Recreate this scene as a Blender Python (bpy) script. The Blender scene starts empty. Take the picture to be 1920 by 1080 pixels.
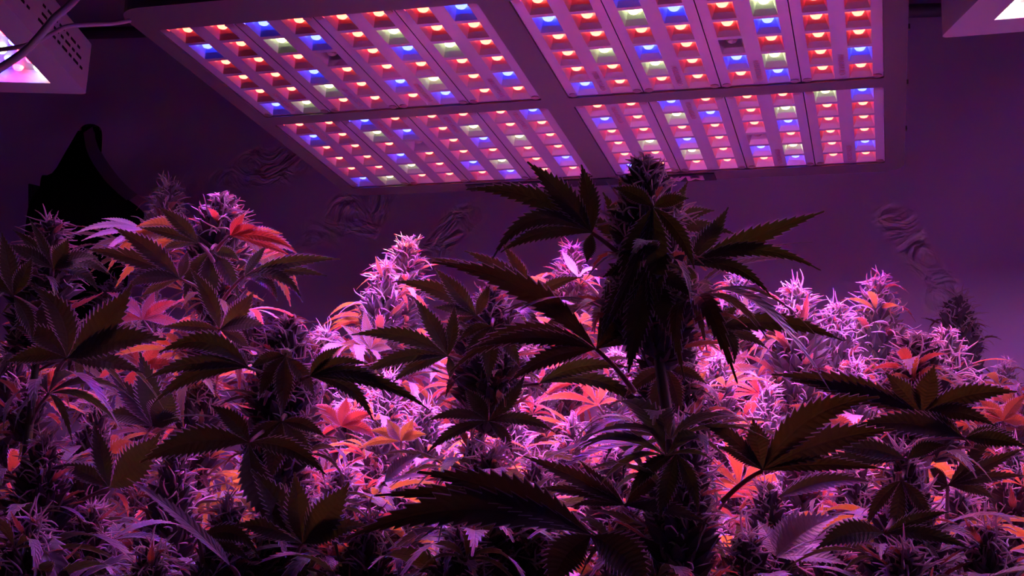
import bpy, math, random
from mathutils import Vector, Matrix

# ------------------------------------------------------------------ camera
SC = bpy.context.scene
COL = SC.collection
CAMZ = 0.95
F, PITCH, ROLL, YAW = 2521.2, .2338, .0399, .2770
ROT = Matrix.Rotation(YAW, 3, 'Z') @ Matrix.Rotation(PITCH, 3, 'X') @ Matrix(((1, 0, 0), (0, 0, -1), (0, 1, 0))) @ Matrix.Rotation(ROLL, 3, 'Z')
cd = bpy.data.cameras.new('camera')
cam = bpy.data.objects.new('camera', cd)
COL.objects.link(cam)
cam.matrix_world = Matrix.Translation((0, 0, CAMZ)) @ ROT.to_4x4()
cd.sensor_width = 36
cd.lens = F * 36 / 1920
cd.clip_start = .02
SC.camera = cam

# ------------------------------------------------------------------ world and exposure
w = bpy.data.worlds.new('tent_dark')
SC.world = w
w.use_nodes = True
w.node_tree.nodes['Background'].inputs[0].default_value = (.02, .008, .03, 1)
w.node_tree.nodes['Background'].inputs[1].default_value = .3
SC.view_settings.view_transform = 'Standard'
SC.view_settings.look = 'None'
SC.view_settings.gamma = 1
SC.view_settings.exposure = 0.0
SC.cycles.max_bounces = 7
SC.cycles.transparent_max_bounces = 8
SC.cycles.caustics_reflective = True
SC.cycles.caustics_refractive = False
SC.cycles.sample_clamp_indirect = 6

# light output of the diodes (the only light in the tent)
LED_POWER = 1050.0
CHIP_RGB = {'R': (1.0, .015, .03), 'B': (.10, .14, 4.6), 'W': (.95, 1.25, .60)}     # the emitting chip plates on the cup floors
LENS_RGB = {'R': (8.0, .95, .52), 'B': (.55, .85, 9.0), 'W': (4.0, 4.0, 1.6)}       # the glowing lens domes over them


def at(px, py, Y):
    """point at room depth Y seen at this place of the 1920x1080 frame"""
    d = ROT @ Vector(((px - 960) / F, -(py - 540) / F, -1))
    return Vector((d.x * Y / d.y, Y, CAMZ + d.z * Y / d.y))


# ------------------------------------------------------------------ helpers
class MB:
    def __init__(s):
        s.v = []; s.f = []; s.m = []; s.uv = []
        s.has_uv = False

    def add(s, vs, fs, mi=0, uvs=None):
        o = len(s.v)
        s.v += [tuple(v) for v in vs]
        s.f += [tuple(i + o for i in f) for f in fs]
        s.m += [mi] * len(fs)
        if uvs: s.has_uv = True
        s.uv += uvs if uvs else [(0, .5)] * len(vs)

    def box(s, x0, x1, y0, y1, z0, z1, mi=0, M=None):
        vs = [Vector((x, y, z)) for z in (z0, z1) for y in (y0, y1) for x in (x0, x1)]
        if M: vs = [M @ v for v in vs]
        s.add(vs, [(0, 2, 3, 1), (4, 5, 7, 6), (0, 1, 5, 4), (2, 6, 7, 3), (0, 4, 6, 2), (1, 3, 7, 5)], mi)

    def tube(s, pts, rs, n=6, mi=0, cap=True):
        pts = [Vector(p) for p in pts]
        if not hasattr(rs, '__len__'): rs = [rs] * len(pts)
        vs = []
        ref = Vector((.31, .17, .93)).normalized()
        for i, p in enumerate(pts):
            t = (pts[min(i + 1, len(pts) - 1)] - pts[max(i - 1, 0)])
            if t.length < 1e-9: t = Vector((0, 0, 1))
            t.normalize()
            a = t.cross(ref)
            if a.length < .1: a = t.cross(Vector((1, 0, 0)))
            a.normalize(); b = t.cross(a)
            for k in range(n):
                th = 2 * math.pi * k / n
                vs.append(p + (a * math.cos(th) + b * math.sin(th)) * rs[i])
        fs = []
        for i in range(len(pts) - 1):
            for k in range(n):
                k2 = (k + 1) % n
                fs.append((i * n + k, i * n + k2, (i + 1) * n + k2, (i + 1) * n + k))
        if cap:
            fs.append(tuple(range(n - 1, -1, -1)))
            fs.append(tuple((len(pts) - 1) * n + k for k in range(n)))
        s.add(vs, fs, mi)

    def mesh(s, name, mats, smooth=False):
        me = bpy.data.meshes.new(name)
        me.from_pydata(s.v, [], s.f)
        for m in (mats if isinstance(mats, (list, tuple)) else [mats]): me.materials.append(m)
        me.polygons.foreach_set('material_index', s.m)
        if smooth: me.polygons.foreach_set('use_smooth', [True] * len(s.f))
        if s.has_uv:
            ul = me.uv_layers.new(name='UVMap')
            li = [0] * len(me.loops)
            me.loops.foreach_get('vertex_index', li)
            flat = []
            for i in li: flat += s.uv[i]
            ul.data.foreach_set('uv', flat)
        me.update()
        return me


def link(name, me, parent=None, M=None, label=None):
    o = bpy.data.objects.new(name, me)
    COL.objects.link(o)
    if parent: o.parent = parent
    if M is not None: o.matrix_basis = M
    if label: o['label'] = label
    return o


def thing(name, label, cat, loc=(0, 0, 0), group=None, me=None):
    o = bpy.data.objects.new(name, me)
    COL.objects.link(o)
    o.location = loc
    o['label'] = label; o['category'] = cat
    if group: o['group'] = group
    return o


def bez(a, b, c, t):
    return a * (1 - t) ** 2 + b * (2 * t * (1 - t)) + c * t * t


def catmull(P, n=8):
    P = [Vector(p) for p in P]
    out = []
    for i in range(len(P) - 1):
        p0 = P[max(i - 1, 0)]; p1 = P[i]; p2 = P[i + 1]; p3 = P[min(i + 2, len(P) - 1)]
        for k in range(n):
            t = k / n
            out.append(.5 * ((2 * p1) + (p2 - p0) * t + (2 * p0 - 5 * p1 + 4 * p2 - p3) * t * t + (3 * p1 - p0 - 3 * p2 + p3) * t ** 3))
    out.append(P[-1])
    return out


# ------------------------------------------------------------------ materials
def new_mat(name):
    m = bpy.data.materials.new(name)
    m.use_nodes = True
    nt = m.node_tree
    return m, nt, nt.nodes['Principled BSDF'], nt.nodes['Material Output']


def simple(name, col, rough=.5, metal=0, bump=0, bscale=50, spec=.5):
    m, nt, p, o = new_mat(name)
    p.inputs['Base Color'].default_value = (*col, 1)
    p.inputs['Roughness'].default_value = rough
    p.inputs['Metallic'].default_value = metal
    p.inputs['Specular IOR Level'].default_value = spec
    if bump:
        n = nt.nodes.new('ShaderNodeTexNoise'); n.inputs['Scale'].default_value = bscale
        tc = nt.nodes.new('ShaderNodeTexCoord')
        nt.links.new(tc.outputs['Object'], n.inputs['Vector'])
        b = nt.nodes.new('ShaderNodeBump'); b.inputs['Strength'].default_value = bump; b.inputs['Distance'].default_value = .002
        nt.links.new(n.outputs['Fac'], b.inputs['Height'])
        nt.links.new(b.outputs[0], p.inputs['Normal'])
    return m


def emit(name, col, s):
    m, nt, p, o = new_mat(name)
    p.inputs['Base Color'].default_value = (.5, .5, .5, 1)
    p.inputs['Emission Color'].default_value = (*col, 1)
    p.inputs['Emission Strength'].default_value = s
    return m


def leaf_mat(name, top, thru_a, thru_b, fac=.45, rough=.5, sheen=.35):
    """leaf blade: frosted upper surface, light coming through, veins along the UVs; hue varies from leaf to leaf"""
    m, nt, p, out = new_mat(name)
    N = nt.nodes.new; L = nt.links.new
    uv = N('ShaderNodeUVMap')
    sep = N('ShaderNodeSeparateXYZ'); L(uv.outputs[0], sep.inputs[0])

    def mth(op, a, b=None, c=None):
        x = N('ShaderNodeMath'); x.operation = op
        for i, q in enumerate((a, b, c)):
            if q is None: continue
            if isinstance(q, (int, float)): x.inputs[i].default_value = q
            else: L(q, x.inputs[i])
        return x.outputs[0]
    lat = mth('ABSOLUTE', mth('SUBTRACT', sep.outputs[1], .5))      # 0 at midrib .5 at edge
    mid = mth('SUBTRACT', 1, mth('MINIMUM', mth('MULTIPLY', lat, 14), 1))
    ph = mth('SUBTRACT', mth('MULTIPLY', sep.outputs[0], 15), mth('MULTIPLY', lat, 2.6))
    tri = mth('ABSOLUTE', mth('SUBTRACT', mth('FRACT', ph), .5))     # 0..0.5
    side = mth('SUBTRACT', 1, mth('MINIMUM', mth('MULTIPLY', tri, 9), 1))
    vein = mth('MAXIMUM', mid, mth('MULTIPLY', side, .55))
    hump = mth('SUBTRACT', mth('MULTIPLY', tri, 1.4), mth('MULTIPLY', mid, .8))
    bp = N('ShaderNodeBump'); bp.inputs['Strength'].default_value = .35; bp.inputs['Distance'].default_value = .001
    L(mth('ADD', hump, 0), bp.inputs['Height'])
    tc = N('ShaderNodeTexCoord')
    nz = N('ShaderNodeTexNoise'); nz.inputs['Scale'].default_value = 38; nz.inputs['Detail'].default_value = 4
    L(tc.outputs['Object'], nz.inputs['Vector'])
    oi = N('ShaderNodeObjectInfo')
    mixt = N('ShaderNodeMix'); mixt.data_type = 'RGBA'
    L(oi.outputs['Random'], mixt.inputs['Factor'])
    mixt.inputs[6].default_value = (*thru_a, 1); mixt.inputs[7].default_value = (*thru_b, 1)
    dk = N('ShaderNodeMix'); dk.data_type = 'RGBA'; dk.blend_type = 'MULTIPLY'
    L(mth('MULTIPLY', vein, .55), dk.inputs['Factor'])
    L(mixt.outputs[2], dk.inputs[6]); dk.inputs[7].default_value = (.55, .4, .4, 1)
    tp = N('ShaderNodeMix'); tp.data_type = 'RGBA'
    L(nz.outputs['Fac'], tp.inputs['Factor'])
    tp.inputs[6].default_value = (*[c * .7 for c in top], 1); tp.inputs[7].default_value = (*[c * 1.3 for c in top], 1)
    tv = N('ShaderNodeMix'); tv.data_type = 'RGBA'
    L(mth('MULTIPLY', vein, .4), tv.inputs['Factor'])
    L(tp.outputs[2], tv.inputs[6]); tv.inputs[7].default_value = (top[0] * 1.8, top[1] * 1.7, top[2] * 1.7, 1)
    marg = mth('MINIMUM', mth('MULTIPLY', mth('MAXIMUM', mth('SUBTRACT', lat, .445), 0), 28), 1)   # pale margin: rim light on the edge hairs, painted in
    me_ = N('ShaderNodeMix'); me_.data_type = 'RGBA'
    L(marg, me_.inputs['Factor']); L(tv.outputs[2], me_.inputs[6]); me_.inputs[7].default_value = (.62, .56, .64, 1)
    L(me_.outputs[2], p.inputs['Base Color'])
    mt = N('ShaderNodeMix'); mt.data_type = 'RGBA'
    L(marg, mt.inputs['Factor']); L(dk.outputs[2], mt.inputs[6]); mt.inputs[7].default_value = (.62, .50, .66, 1)
    p.inputs['Roughness'].default_value = rough
    p.inputs['Specular IOR Level'].default_value = .4
    p.inputs['Sheen Weight'].default_value = sheen
    p.inputs['Sheen Roughness'].default_value = .4
    L(bp.outputs[0], p.inputs['Normal'])
    tr = N('ShaderNodeBsdfTranslucent')
    L(mt.outputs[2], tr.inputs[0]); L(bp.outputs[0], tr.inputs[1])
    mx = N('ShaderNodeMixShader'); mx.inputs[0].default_value = fac
    L(p.outputs[0], mx.inputs[1]); L(tr.outputs[0], mx.inputs[2])
    L(mx.outputs[0], out.inputs[0])
    return m


def translucent(name, col, tcol, fac, rough=.5, sheen=.3):
    m, nt, p, out = new_mat(name)
    p.inputs['Base Color'].default_value = (*col, 1)
    p.inputs['Roughness'].default_value = rough
    p.inputs['Sheen Weight'].default_value = sheen
    tr = nt.nodes.new('ShaderNodeBsdfTranslucent'); tr.inputs[0].default_value = (*tcol, 1)
    mx = nt.nodes.new('ShaderNodeMixShader'); mx.inputs[0].default_value = fac
    nt.links.new(p.outputs[0], mx.inputs[1]); nt.links.new(tr.outputs[0], mx.inputs[2])
    nt.links.new(mx.outputs[0], out.inputs[0])
    return m


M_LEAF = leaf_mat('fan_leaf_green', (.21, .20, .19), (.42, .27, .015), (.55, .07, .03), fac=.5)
M_SHADED = leaf_mat('shaded_leaf', (.075, .08, .08), (.060, .095, .005), (.09, .07, .006), fac=.34, rough=.4, sheen=.6)  # darker copy of the fan leaf, front-row shade painted into its colours
M_PALE = leaf_mat('pale_leaf', (.62, .60, .68), (.30, .14, .08), (.35, .12, .08), fac=.15, rough=.6, sheen=.5)  # paler blades than the other leaves
M_SUGAR = leaf_mat('sugar_leaf_green', (.15, .14, .13), (.55, .16, .05), (.5, .10, .05), fac=.35)
M_BRACT = translucent('bract', (.12, .11, .11), (.25, .08, .05), .25, .6)
M_PISTIL = translucent('pistil', (.80, .74, .76), (.80, .60, .62), .4, .5)
M_STEM = simple('stem_green', (.12, .13, .07), .6, bump=.3, bscale=80)
M_PETIOLE = translucent('petiole', (.16, .12, .09), (.4, .12, .05), .25)

M_HOUSE = simple('fixture_paint', (.13, .105, .10), .42, bump=.15, bscale=900)
M_WHITE = simple('white_powder_coat', (.62, .60, .62), .45, bump=.1, bscale=900)
M_DARK = simple('black_slot', (.004, .004, .005), .8)
M_SEAM = simple('dark_seam', (.05, .045, .05), .5)
M_SCREW = simple('screw_steel', (.45, .30, .32), .35, .8)
M_CUP = simple('reflector_chrome', (.58, .54, .56), .28, 1, bump=.3, bscale=120)
M_WBOARD = simple('white_board', (.26, .25, .27), .3, .2)
M_CORD = simple('cord_rubber', (.46, .40, .46), .5)
M_POLE = simple('pole_enamel', (.10, .09, .10), .35)
M_CLOTH = simple('black_cloth', (.006, .005, .007), .9, bump=.4, bscale=1200, spec=.1)
M_HEM = simple('grey_hem_tape', (.30, .26, .30), .8, bump=.3, bscale=800, spec=.2)
M_LABEL = simple('black_label', (.006, .006, .007), .5)
M_INK = simple('label_lettering', (.75, .45, .66), .5)
M_PRINT = simple('board_print', (.55, .25, .30), .5)
M_CHIP = {k: emit('chip_' + n, CHIP_RGB[k], LED_POWER) for k, n in (('R', 'red'), ('B', 'blue'), ('W', 'white'))}
M_LED = {k: emit('lens_' + n, LENS_RGB[k], 1.0) for k, n in (('R', 'red'), ('B', 'blue'), ('W', 'white'))}
M_BARE = {k: emit('bare_diode_' + n, CHIP_RGB[k], 20.0) for k, n in (('R', 'red'), ('B', 'blue'), ('W', 'white'))}
M_BARE2 = {k: emit('bright_bare_diode_' + n, CHIP_RGB[k], 85.0) for k, n in (('R', 'red'), ('B', 'blue'), ('W', 'white'))}
M_LED['D'] = M_CHIP['D'] = simple('diode_unlit', (.5, .35, .35), .3)


def board_mat():
    m, nt, p, out = new_mat('polished_board')
    N = nt.nodes.new; L = nt.links.new
    p.inputs['Base Color'].default_value = (.80, .74, .98, 1)
    p.inputs['Metallic'].default_value = .5
    p.inputs['Roughness'].default_value = .2
    tc = N('ShaderNodeTexCoord'); nz = N('ShaderNodeTexNoise'); nz.inputs['Scale'].default_value = 26; nz.inputs['Detail'].default_value = 1.5
    L(tc.outputs['Object'], nz.inputs['Vector'])
    b = N('ShaderNodeBump'); b.inputs['Strength'].default_value = .22; b.inputs['Distance'].default_value = .003
    L(nz.outputs['Fac'], b.inputs['Height']); L(b.outputs[0], p.inputs['Normal'])
    return m


M_BOARD = board_mat()


def glass_mat():
    m, nt, p, out = new_mat('cover_glass')
    nt.nodes.remove(p)
    t = nt.nodes.new('ShaderNodeBsdfTransparent'); g = nt.nodes.new('ShaderNodeBsdfGlossy'); g.inputs['Roughness'].default_value = .02
    fr = nt.nodes.new('ShaderNodeFresnel'); fr.inputs[0].default_value = 1.45
    mx = nt.nodes.new('ShaderNodeMixShader')
    nt.links.new(fr.outputs[0], mx.inputs[0]); nt.links.new(t.outputs[0], mx.inputs[1]); nt.links.new(g.outputs[0], mx.inputs[2])
    nt.links.new(mx.outputs[0], out.inputs[0])
    return m


M_GLASS = glass_mat()


def film_mat(spots):
    """reflective tent film: satin, softly waved, with crumpled shiny creases at certain places"""
    m, nt, p, out = new_mat('tent_film')
    N = nt.nodes.new; L = nt.links.new
    p.inputs['Base Color'].default_value = (.84, .76, .96, 1)
    p.inputs['Metallic'].default_value = .10
    geo = N('ShaderNodeNewGeometry')
    mask = None

    def mth(op, a, b=None):
        x = N('ShaderNodeMath'); x.operation = op
        for i, q in enumerate((a, b)):
            if q is None: continue
            if isinstance(q, (int, float)): x.inputs[i].default_value = q
            else: L(q, x.inputs[i])
        return x.outputs[0]
    wob = N('ShaderNodeTexNoise'); wob.inputs['Scale'].default_value = 9; wob.inputs['Detail'].default_value = 3
    L(geo.outputs['Position'], wob.inputs['Vector'])
    for (c, ang, lx, ly) in spots:
        mp = N('ShaderNodeMapping'); mp.vector_type = 'TEXTURE'
        mp.inputs['Location'].default_value = c
        mp.inputs['Rotation'].default_value = (0, -ang, 0)
        mp.inputs['Scale'].default_value = (lx, 10, ly)
        L(geo.outputs['Position'], mp.inputs[0])
        ln = N('ShaderNodeVectorMath'); ln.operation = 'LENGTH'
        L(mp.outputs[0], ln.inputs[0])
        v = mth('SUBTRACT', 1.0, mth('ADD', ln.outputs['Value'], mth('MULTIPLY', mth('SUBTRACT', wob.outputs['Fac'], .5), 2.0)))
        v = mth('MAXIMUM', v, 0)
        mask = v if mask is None else mth('MAXIMUM', mask, v)
    mask = mth('MINIMUM', mth('MULTIPLY', mask, 2.6), 1)
    big = N('ShaderNodeTexNoise'); big.inputs['Scale'].default_value = 1.6; big.inputs['Detail'].default_value = 1; big.inputs['Distortion'].default_value = .6
    L(geo.outputs['Position'], big.inputs['Vector'])
    vo = N('ShaderNodeTexNoise'); vo.inputs['Scale'].default_value = 17; vo.inputs['Detail'].default_value = 2.5; vo.inputs['Distortion'].default_value = 2.2
    L(geo.outputs['Position'], vo.inputs['Vector'])
    h = mth('MULTIPLY', big.outputs['Fac'], .10)
    h2 = mth('MULTIPLY', vo.outputs['Fac'], .022)
    b = N('ShaderNodeBump'); b.inputs['Strength'].default_value = 1; b.inputs['Distance'].default_value = 1
    L(h, b.inputs['Height'])
    b2 = N('ShaderNodeBump'); b2.inputs['Distance'].default_value = 1
    L(mask, b2.inputs['Strength']); L(h2, b2.inputs['Height']); L(b.outputs[0], b2.inputs['Normal']); L(b2.outputs[0], p.inputs['Normal'])
    L(mth('SUBTRACT', .5, mth('MULTIPLY', mask, .34)), p.inputs['Roughness'])
    p.inputs['Metallic'].default_value = .08
    wc = N('ShaderNodeMix'); wc.data_type = 'RGBA'; L(mask, wc.inputs['Factor'])
    wc.inputs[6].default_value = (.84, .72, .98, 1); wc.inputs[7].default_value = (1, .97, 1, 1)  # creases get a lighter base colour, painting in the light they catch
    L(wc.outputs[2], p.inputs['Base Color'])
    L(mth('ADD', .5, mask), p.inputs['Specular IOR Level'])
    return m


YB = 2.32   # back wall
M_FILM = film_mat([(at(480, 320, YB), 0.15, .15, .05), (at(655, 405, YB), .5, .14, .06), (at(840, 440, YB), .9, .09, .04),
                   (at(1725, 480, YB), -.95, .14, .035), (at(1775, 560, YB), -.9, .05, .035)])
M_FLOOR = simple('tent_floor', (.10, .09, .11), .5)

# ------------------------------------------------------------------ the tent
def struct(name, mb, mat):
    o = link(name, mb.mesh(name, mat)); o['kind'] = 'structure'; return o


def wall_grid(name, p00, p10, p11, p01, n=24, amp=.0, seed=1):
    mb = MB(); rnd = random.Random(seed)
    ph = [(rnd.uniform(1, 4), rnd.uniform(1, 4), rnd.uniform(0, 6)) for _ in range(6)]
    nrm = (Vector(p10) - Vector(p00)).cross(Vector(p01) - Vector(p00)).normalized()
    vs = []
    for j in range(n + 1):
        for i in range(n + 1):
            u, v = i / n, j / n
            p = Vector(p00) * (1 - u) * (1 - v) + Vector(p10) * u * (1 - v) + Vector(p11) * u * v + Vector(p01) * (1 - u) * v
            d = sum(math.sin(a * u * 6 + b * v * 3 + c) for a, b, c in ph) / 6
            edge = min(1, 6 * min(u, 1 - u, v, 1 - v))
            vs.append(p + nrm * d * amp * edge)
    fs = [(j * (n + 1) + i, j * (n + 1) + i + 1, (j + 1) * (n + 1) + i + 1, (j + 1) * (n + 1) + i) for j in range(n) for i in range(n)]
    mb.add(vs, fs)
    me = mb.mesh(name, M_FILM, True)
    o = link(name, me); o['kind'] = 'structure'
    return o


XL, XR, YF, ZT = -2.35, .95, -.9, 2.25
wall_grid('wall_back', (XL, YB, 0), (XR, YB, 0), (XR, YB, ZT), (XL, YB, ZT), 40, .022, 3)
wall_grid('wall_left', (XL, YF, 0), (XL, YB, 0), (XL, YB, ZT), (XL, YF, ZT), 30, .02, 4)
wall_grid('wall_right', (XR, YB, 0), (XR, YF, 0), (XR, YF, ZT), (XR, YB, ZT), 30, .02, 5)
mb = MB(); mb.box(XL, XR, YF, YB, -.03, 0); struct('floor', mb, M_FLOOR)
mb = MB(); mb.box(XL, XR, YF, YB, ZT, ZT + .02); struct('ceiling', mb, M_CLOTH)
mb = MB(); mb.box(XL, XR, YF - .02, YF, 0, ZT); struct('wall_front', mb, M_CLOTH)

mb = MB()
a = at(180, 62, 2.28); b = at(1720, 20, 2.28)
dx = (b - a) / (b.x - a.x)
mb.tube([a + dx * (XL - a.x + .02), a + dx * (XR - a.x - .02)], .012, 14)
thing('tent_pole', 'dark horizontal tent pole running behind the large light panel near the top', 'pole', me=mb.mesh('tent_pole', M_POLE, True))

# ------------------------------------------------------------------ LED fixtures
def led_mesh(kind, ax=.0135, ay=.0205, cup=True, bare=None):
    mb = MB()
    bx, by, hz = .0074, .0088, .0175
    if cup:
        # chrome cup: rectangular mouth at z 0, small floor above, slightly curved walls
        rings = []
        for k in range(4):
            t = k / 3
            e = t ** .8
            rings.append((ax + (bx - ax) * e, ay + (by - ay) * e, hz * t))
        vs = []
        for (x, y, z) in rings: vs += [(-x, -y, z), (x, -y, z), (x, y, z), (-x, y, z)]
        fs = []
        for k in range(3):
            for i in range(4):
                fs.append((k * 4 + i, (k + 1) * 4 + i, (k + 1) * 4 + (i + 1) % 4, k * 4 + (i + 1) % 4))
        mb.add(vs, fs, 0)
        mb.add(vs[12:16], [(3, 2, 1, 0)], 2)
    r, z0 = .0068, .0108 if cup else .0062
    vs = []
    n = 10
    for (rr, zz) in ((.9, .95), (1, 0), (.97, -.35), (.72, -.72)):
        for k in range(n):
            th = 2 * math.pi * k / n
            vs.append((r * rr * math.cos(th), r * rr * math.sin(th), z0 + r * zz))
    vs.append((0, 0, z0 - r))
    fs = []
    for j in range(3):
        for k in range(n): fs.append((j * n + k, (j + 1) * n + k, (j + 1) * n + (k + 1) % n, j * n + (k + 1) % n))
    for k in range(n): fs.append((3 * n + k, 4 * n, 3 * n + (k + 1) % n))
    mb.add(vs, fs, 1)
    return mb.mesh('led_' + kind, [M_CUP, M_LED[kind] if cup else bare[kind], M_CHIP[kind]])


LEDM = {k: led_mesh(k) for k in 'RBWD'}
LEDN = {'R': 'red diode in its chrome reflector cup', 'B': 'blue diode in its chrome reflector cup',
        'W': 'warm white diode in its chrome reflector cup', 'D': 'unlit diode in its chrome reflector cup'}

S = .85
HZ = CAMZ + .6375           # height of the light panel's lower face
PX0, PY0 = -.8052, 1.2812
SW, GX, GH, GY = .0972, .0349, .2889, .0282
OX0, OX1, OY0, OY1 = -.826, .0335, 1.222, 1.925
PANEL = {  # near group, far group; left then right
    (0, 0): ['RRBRRRRB', 'BRWBRWRR', 'RRRDRBWR', 'RRBRRRRR', 'RRWRBWRB', 'BWRRRBRR'],
    (1, 0): ['RRBRRRRR', 'BRWBRWRR', 'RRRRRBRR', 'RWBRDRRR', 'RRWRBWRB', 'BRRRRBRR'],
    (0, 1): ['RRBRRRRB', 'BRWBRWRR', 'RRRDRBWR', 'RRBRRRRR', 'RRWRBWRB', 'BWRRRBRR'],
    (1, 1): ['RRBRRRWB', 'BRWBRWRR', 'RRRRRBRR', 'RWBRDRRR', 'RRWRBWRB', 'BRRRRBRR']}


def round_rect(x0, x1, y0, y1, r, n=6):
    P = []
    for (cx, cy, a0) in ((x1 - r, y1 - r, 0), (x0 + r, y1 - r, 90), (x0 + r, y0 + r, 180), (x1 - r, y0 + r, 270)):
        for k in range(n + 1):
            a = math.radians(a0 + 90 * k / n)
            P.append((cx + r * math.cos(a), cy + r * math.sin(a)))
    return P


def plate_with_holes(name, x0, x1, y0, y1, holes, z0, z1, mat, parent, r=.03):
    """solid plate between z0 and z1 with rectangular holes, rounded outer corners"""
    import bmesh
    bm = bmesh.new()
    outer = [bm.verts.new((x, y, z0)) for x, y in round_rect(x0, x1, y0, y1, r)]
    edges = [bm.edges.new((outer[i], outer[(i + 1) % len(outer)])) for i in range(len(outer))]
    for (a, b, c, d) in holes:
        hv = [bm.verts.new((x, y, z0)) for x, y in round_rect(a, b, c, d, .004, 2)]
        edges += [bm.edges.new((hv[i], hv[(i + 1) % len(hv)])) for i in range(len(hv))]
    r_ = bmesh.ops.triangle_fill(bm, edges=edges, use_beauty=True)
    faces = [g for g in r_['geom'] if isinstance(g, bmesh.types.BMFace)]
    ex = bmesh.ops.extrude_face_region(bm, geom=faces)
    for v in ex['geom']:
        if isinstance(v, bmesh.types.BMVert): v.co.z = z1
    bmesh.ops.recalc_face_normals(bm, faces=bm.faces)
    me = bpy.data.meshes.new(name); bm.to_mesh(me); bm.free()
    me.materials.append(mat)
    return link(name, me, parent)


pan = thing('grow_light_panel', 'wide rectangular grow light with red, blue and white diodes hanging over the plants', 'grow light', (0, 0, HZ))
holes = []
for gx in (0, 1):
    for gy in (0, 1):
        x = PX0 + gx * (4 * SW + GX); y = PY0 + gy * (GH + GY)
        holes.append((x, x + 4 * SW, y, y + GH))
plate_with_holes('bezel', OX0, OX1, OY0, OY1, holes, -.0015, .006, M_HOUSE, pan)
mb = MB()
P = round_rect(OX0, OX1, OY0, OY1, .03)
n = len(P)
mb.add([(x, y, .005) for x, y in P] + [(x, y, .085) for x, y in P], [(i, (i + 1) % n, (i + 1) % n + n, i + n) for i in range(n)] + [tuple(range(n, 2 * n))])
for k in range(4):
    y = PY0 + .05 + k * .17
    mb.box(OX1 - .001, OX1 + .004, y, y + .006, .03, .036)
link('housing', mb.mesh('housing', M_HOUSE), pan)
screwm = MB()
screwm.tube([(0, 0, -.0012), (0, 0, .001)], .0052, 14)
screwm = screwm.mesh('screw', M_SCREW)
def text_mesh(body, size, mat, off=0):
    tx = bpy.data.curves.new('lettering', 'FONT'); tx.body = body; tx.size = size; tx.offset = off; tx.extrude = .0001
    tx.align_x = 'CENTER'; tx.align_y = 'CENTER'; tx.resolution_u = 4
    tx.materials.append(mat)
    to = bpy.data.objects.new('lettering', tx); COL.objects.link(to)
    bpy.context.view_layer.update()
    me = bpy.data.meshes.new_from_object(to.evaluated_get(bpy.context.evaluated_depsgraph_get()))
    bpy.data.objects.remove(to)
    return me


PRINT = text_mesh('MARS HYDRO', .010, M_PRINT)
for (gx, gy), rows in PANEL.items():
    for s in range(4):
        x0 = PX0 + gx * (4 * SW + GX) + s * SW; y0 = PY0 + gy * (GH + GY)
        # strip board with twelve mouths
        mb = MB()
        xs = [.0006]
        for c in (SW / 2 - .0223, SW / 2 + .0223): xs += [c - .0135, c + .0135]
        xs.append(SW - .0006)
        ys = [.0006]; pit = GH / 6
        for r in range(6): ys += [pit * (r + .5) - .0205, pit * (r + .5) + .0205]
        ys.append(GH - .0006)
        zb = .0008
        for i in range(len(xs) - 1):
            for j in range(len(ys) - 1):
                if i % 2 and j % 2: continue
                mb.add([(xs[i], ys[j], 0), (xs[i + 1], ys[j], 0), (xs[i + 1], ys[j + 1], 0), (xs[i], ys[j + 1], 0)], [(0, 3, 2, 1)])
        # rolled edge that makes each strip a tray
        mb.add([(xs[0], ys[0], 0), (xs[-1], ys[0], 0), (xs[-1], ys[-1], 0), (xs[0], ys[-1], 0),
                (xs[0], ys[0], .0195), (xs[-1], ys[0], .0195), (xs[-1], ys[-1], .0195), (xs[0], ys[-1], .0195)],
               [(0, 1, 5, 4), (1, 2, 6, 5), (2, 3, 7, 6), (3, 0, 4, 7), (4, 5, 6, 7)], 1)
        bo = link('led_board', mb.mesh('led_board', [M_BOARD, M_SEAM]), pan, Matrix.Translation((x0, y0, zb)))
        for r in range(6):
            for c in (0, 1):
                k = rows[r][s * 2 + c]
                link('led', LEDM[k], bo, Matrix.Translation((SW / 2 + (-.0223 if c == 0 else .0223), pit * (r + .5), 0)), LEDN[k])
        for (x, y) in ((.0075, .006), (SW - .0075, .006), (.0075, GH - .006), (SW - .0075, GH - .006)):
            link('screw', screwm, bo, Matrix.Translation((x, y, 0)))
        yy = GH - .045 if gy == 0 else (.045 if gx == 0 or s < 2 else GH - .045)
        link('board_print', PRINT, bo, Matrix.Translation((SW / 2, yy, -.0004)) @ Matrix(((0, 1, 0, 0), (1, 0, 0, 0), (0, 0, -1, 0), (0, 0, 0, 1))), 'small pinkish maker print along the board')
mb = MB()
mb.box(-.62, -.236, 1.893, 1.9245, -.0032, -.0021)
lab = link('brand_label', mb.mesh('brand_label', M_LABEL), pan, label='black label with pinkish capitals on the far edge')
for body, xc in (('MARS', -.297), ('HYDRO', -.530)):
    link('lettering', text_mesh(body, .036, M_INK, .0012), lab, Matrix.Translation((xc, 1.9088, -.0034)) @ Matrix(((-1, 0, 0, 0), (0, 1, 0, 0), (0, 0, -1, 0), (0, 0, 0, 1))) @ Matrix.Diagonal((1.0, .8, 1, 1)))


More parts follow.
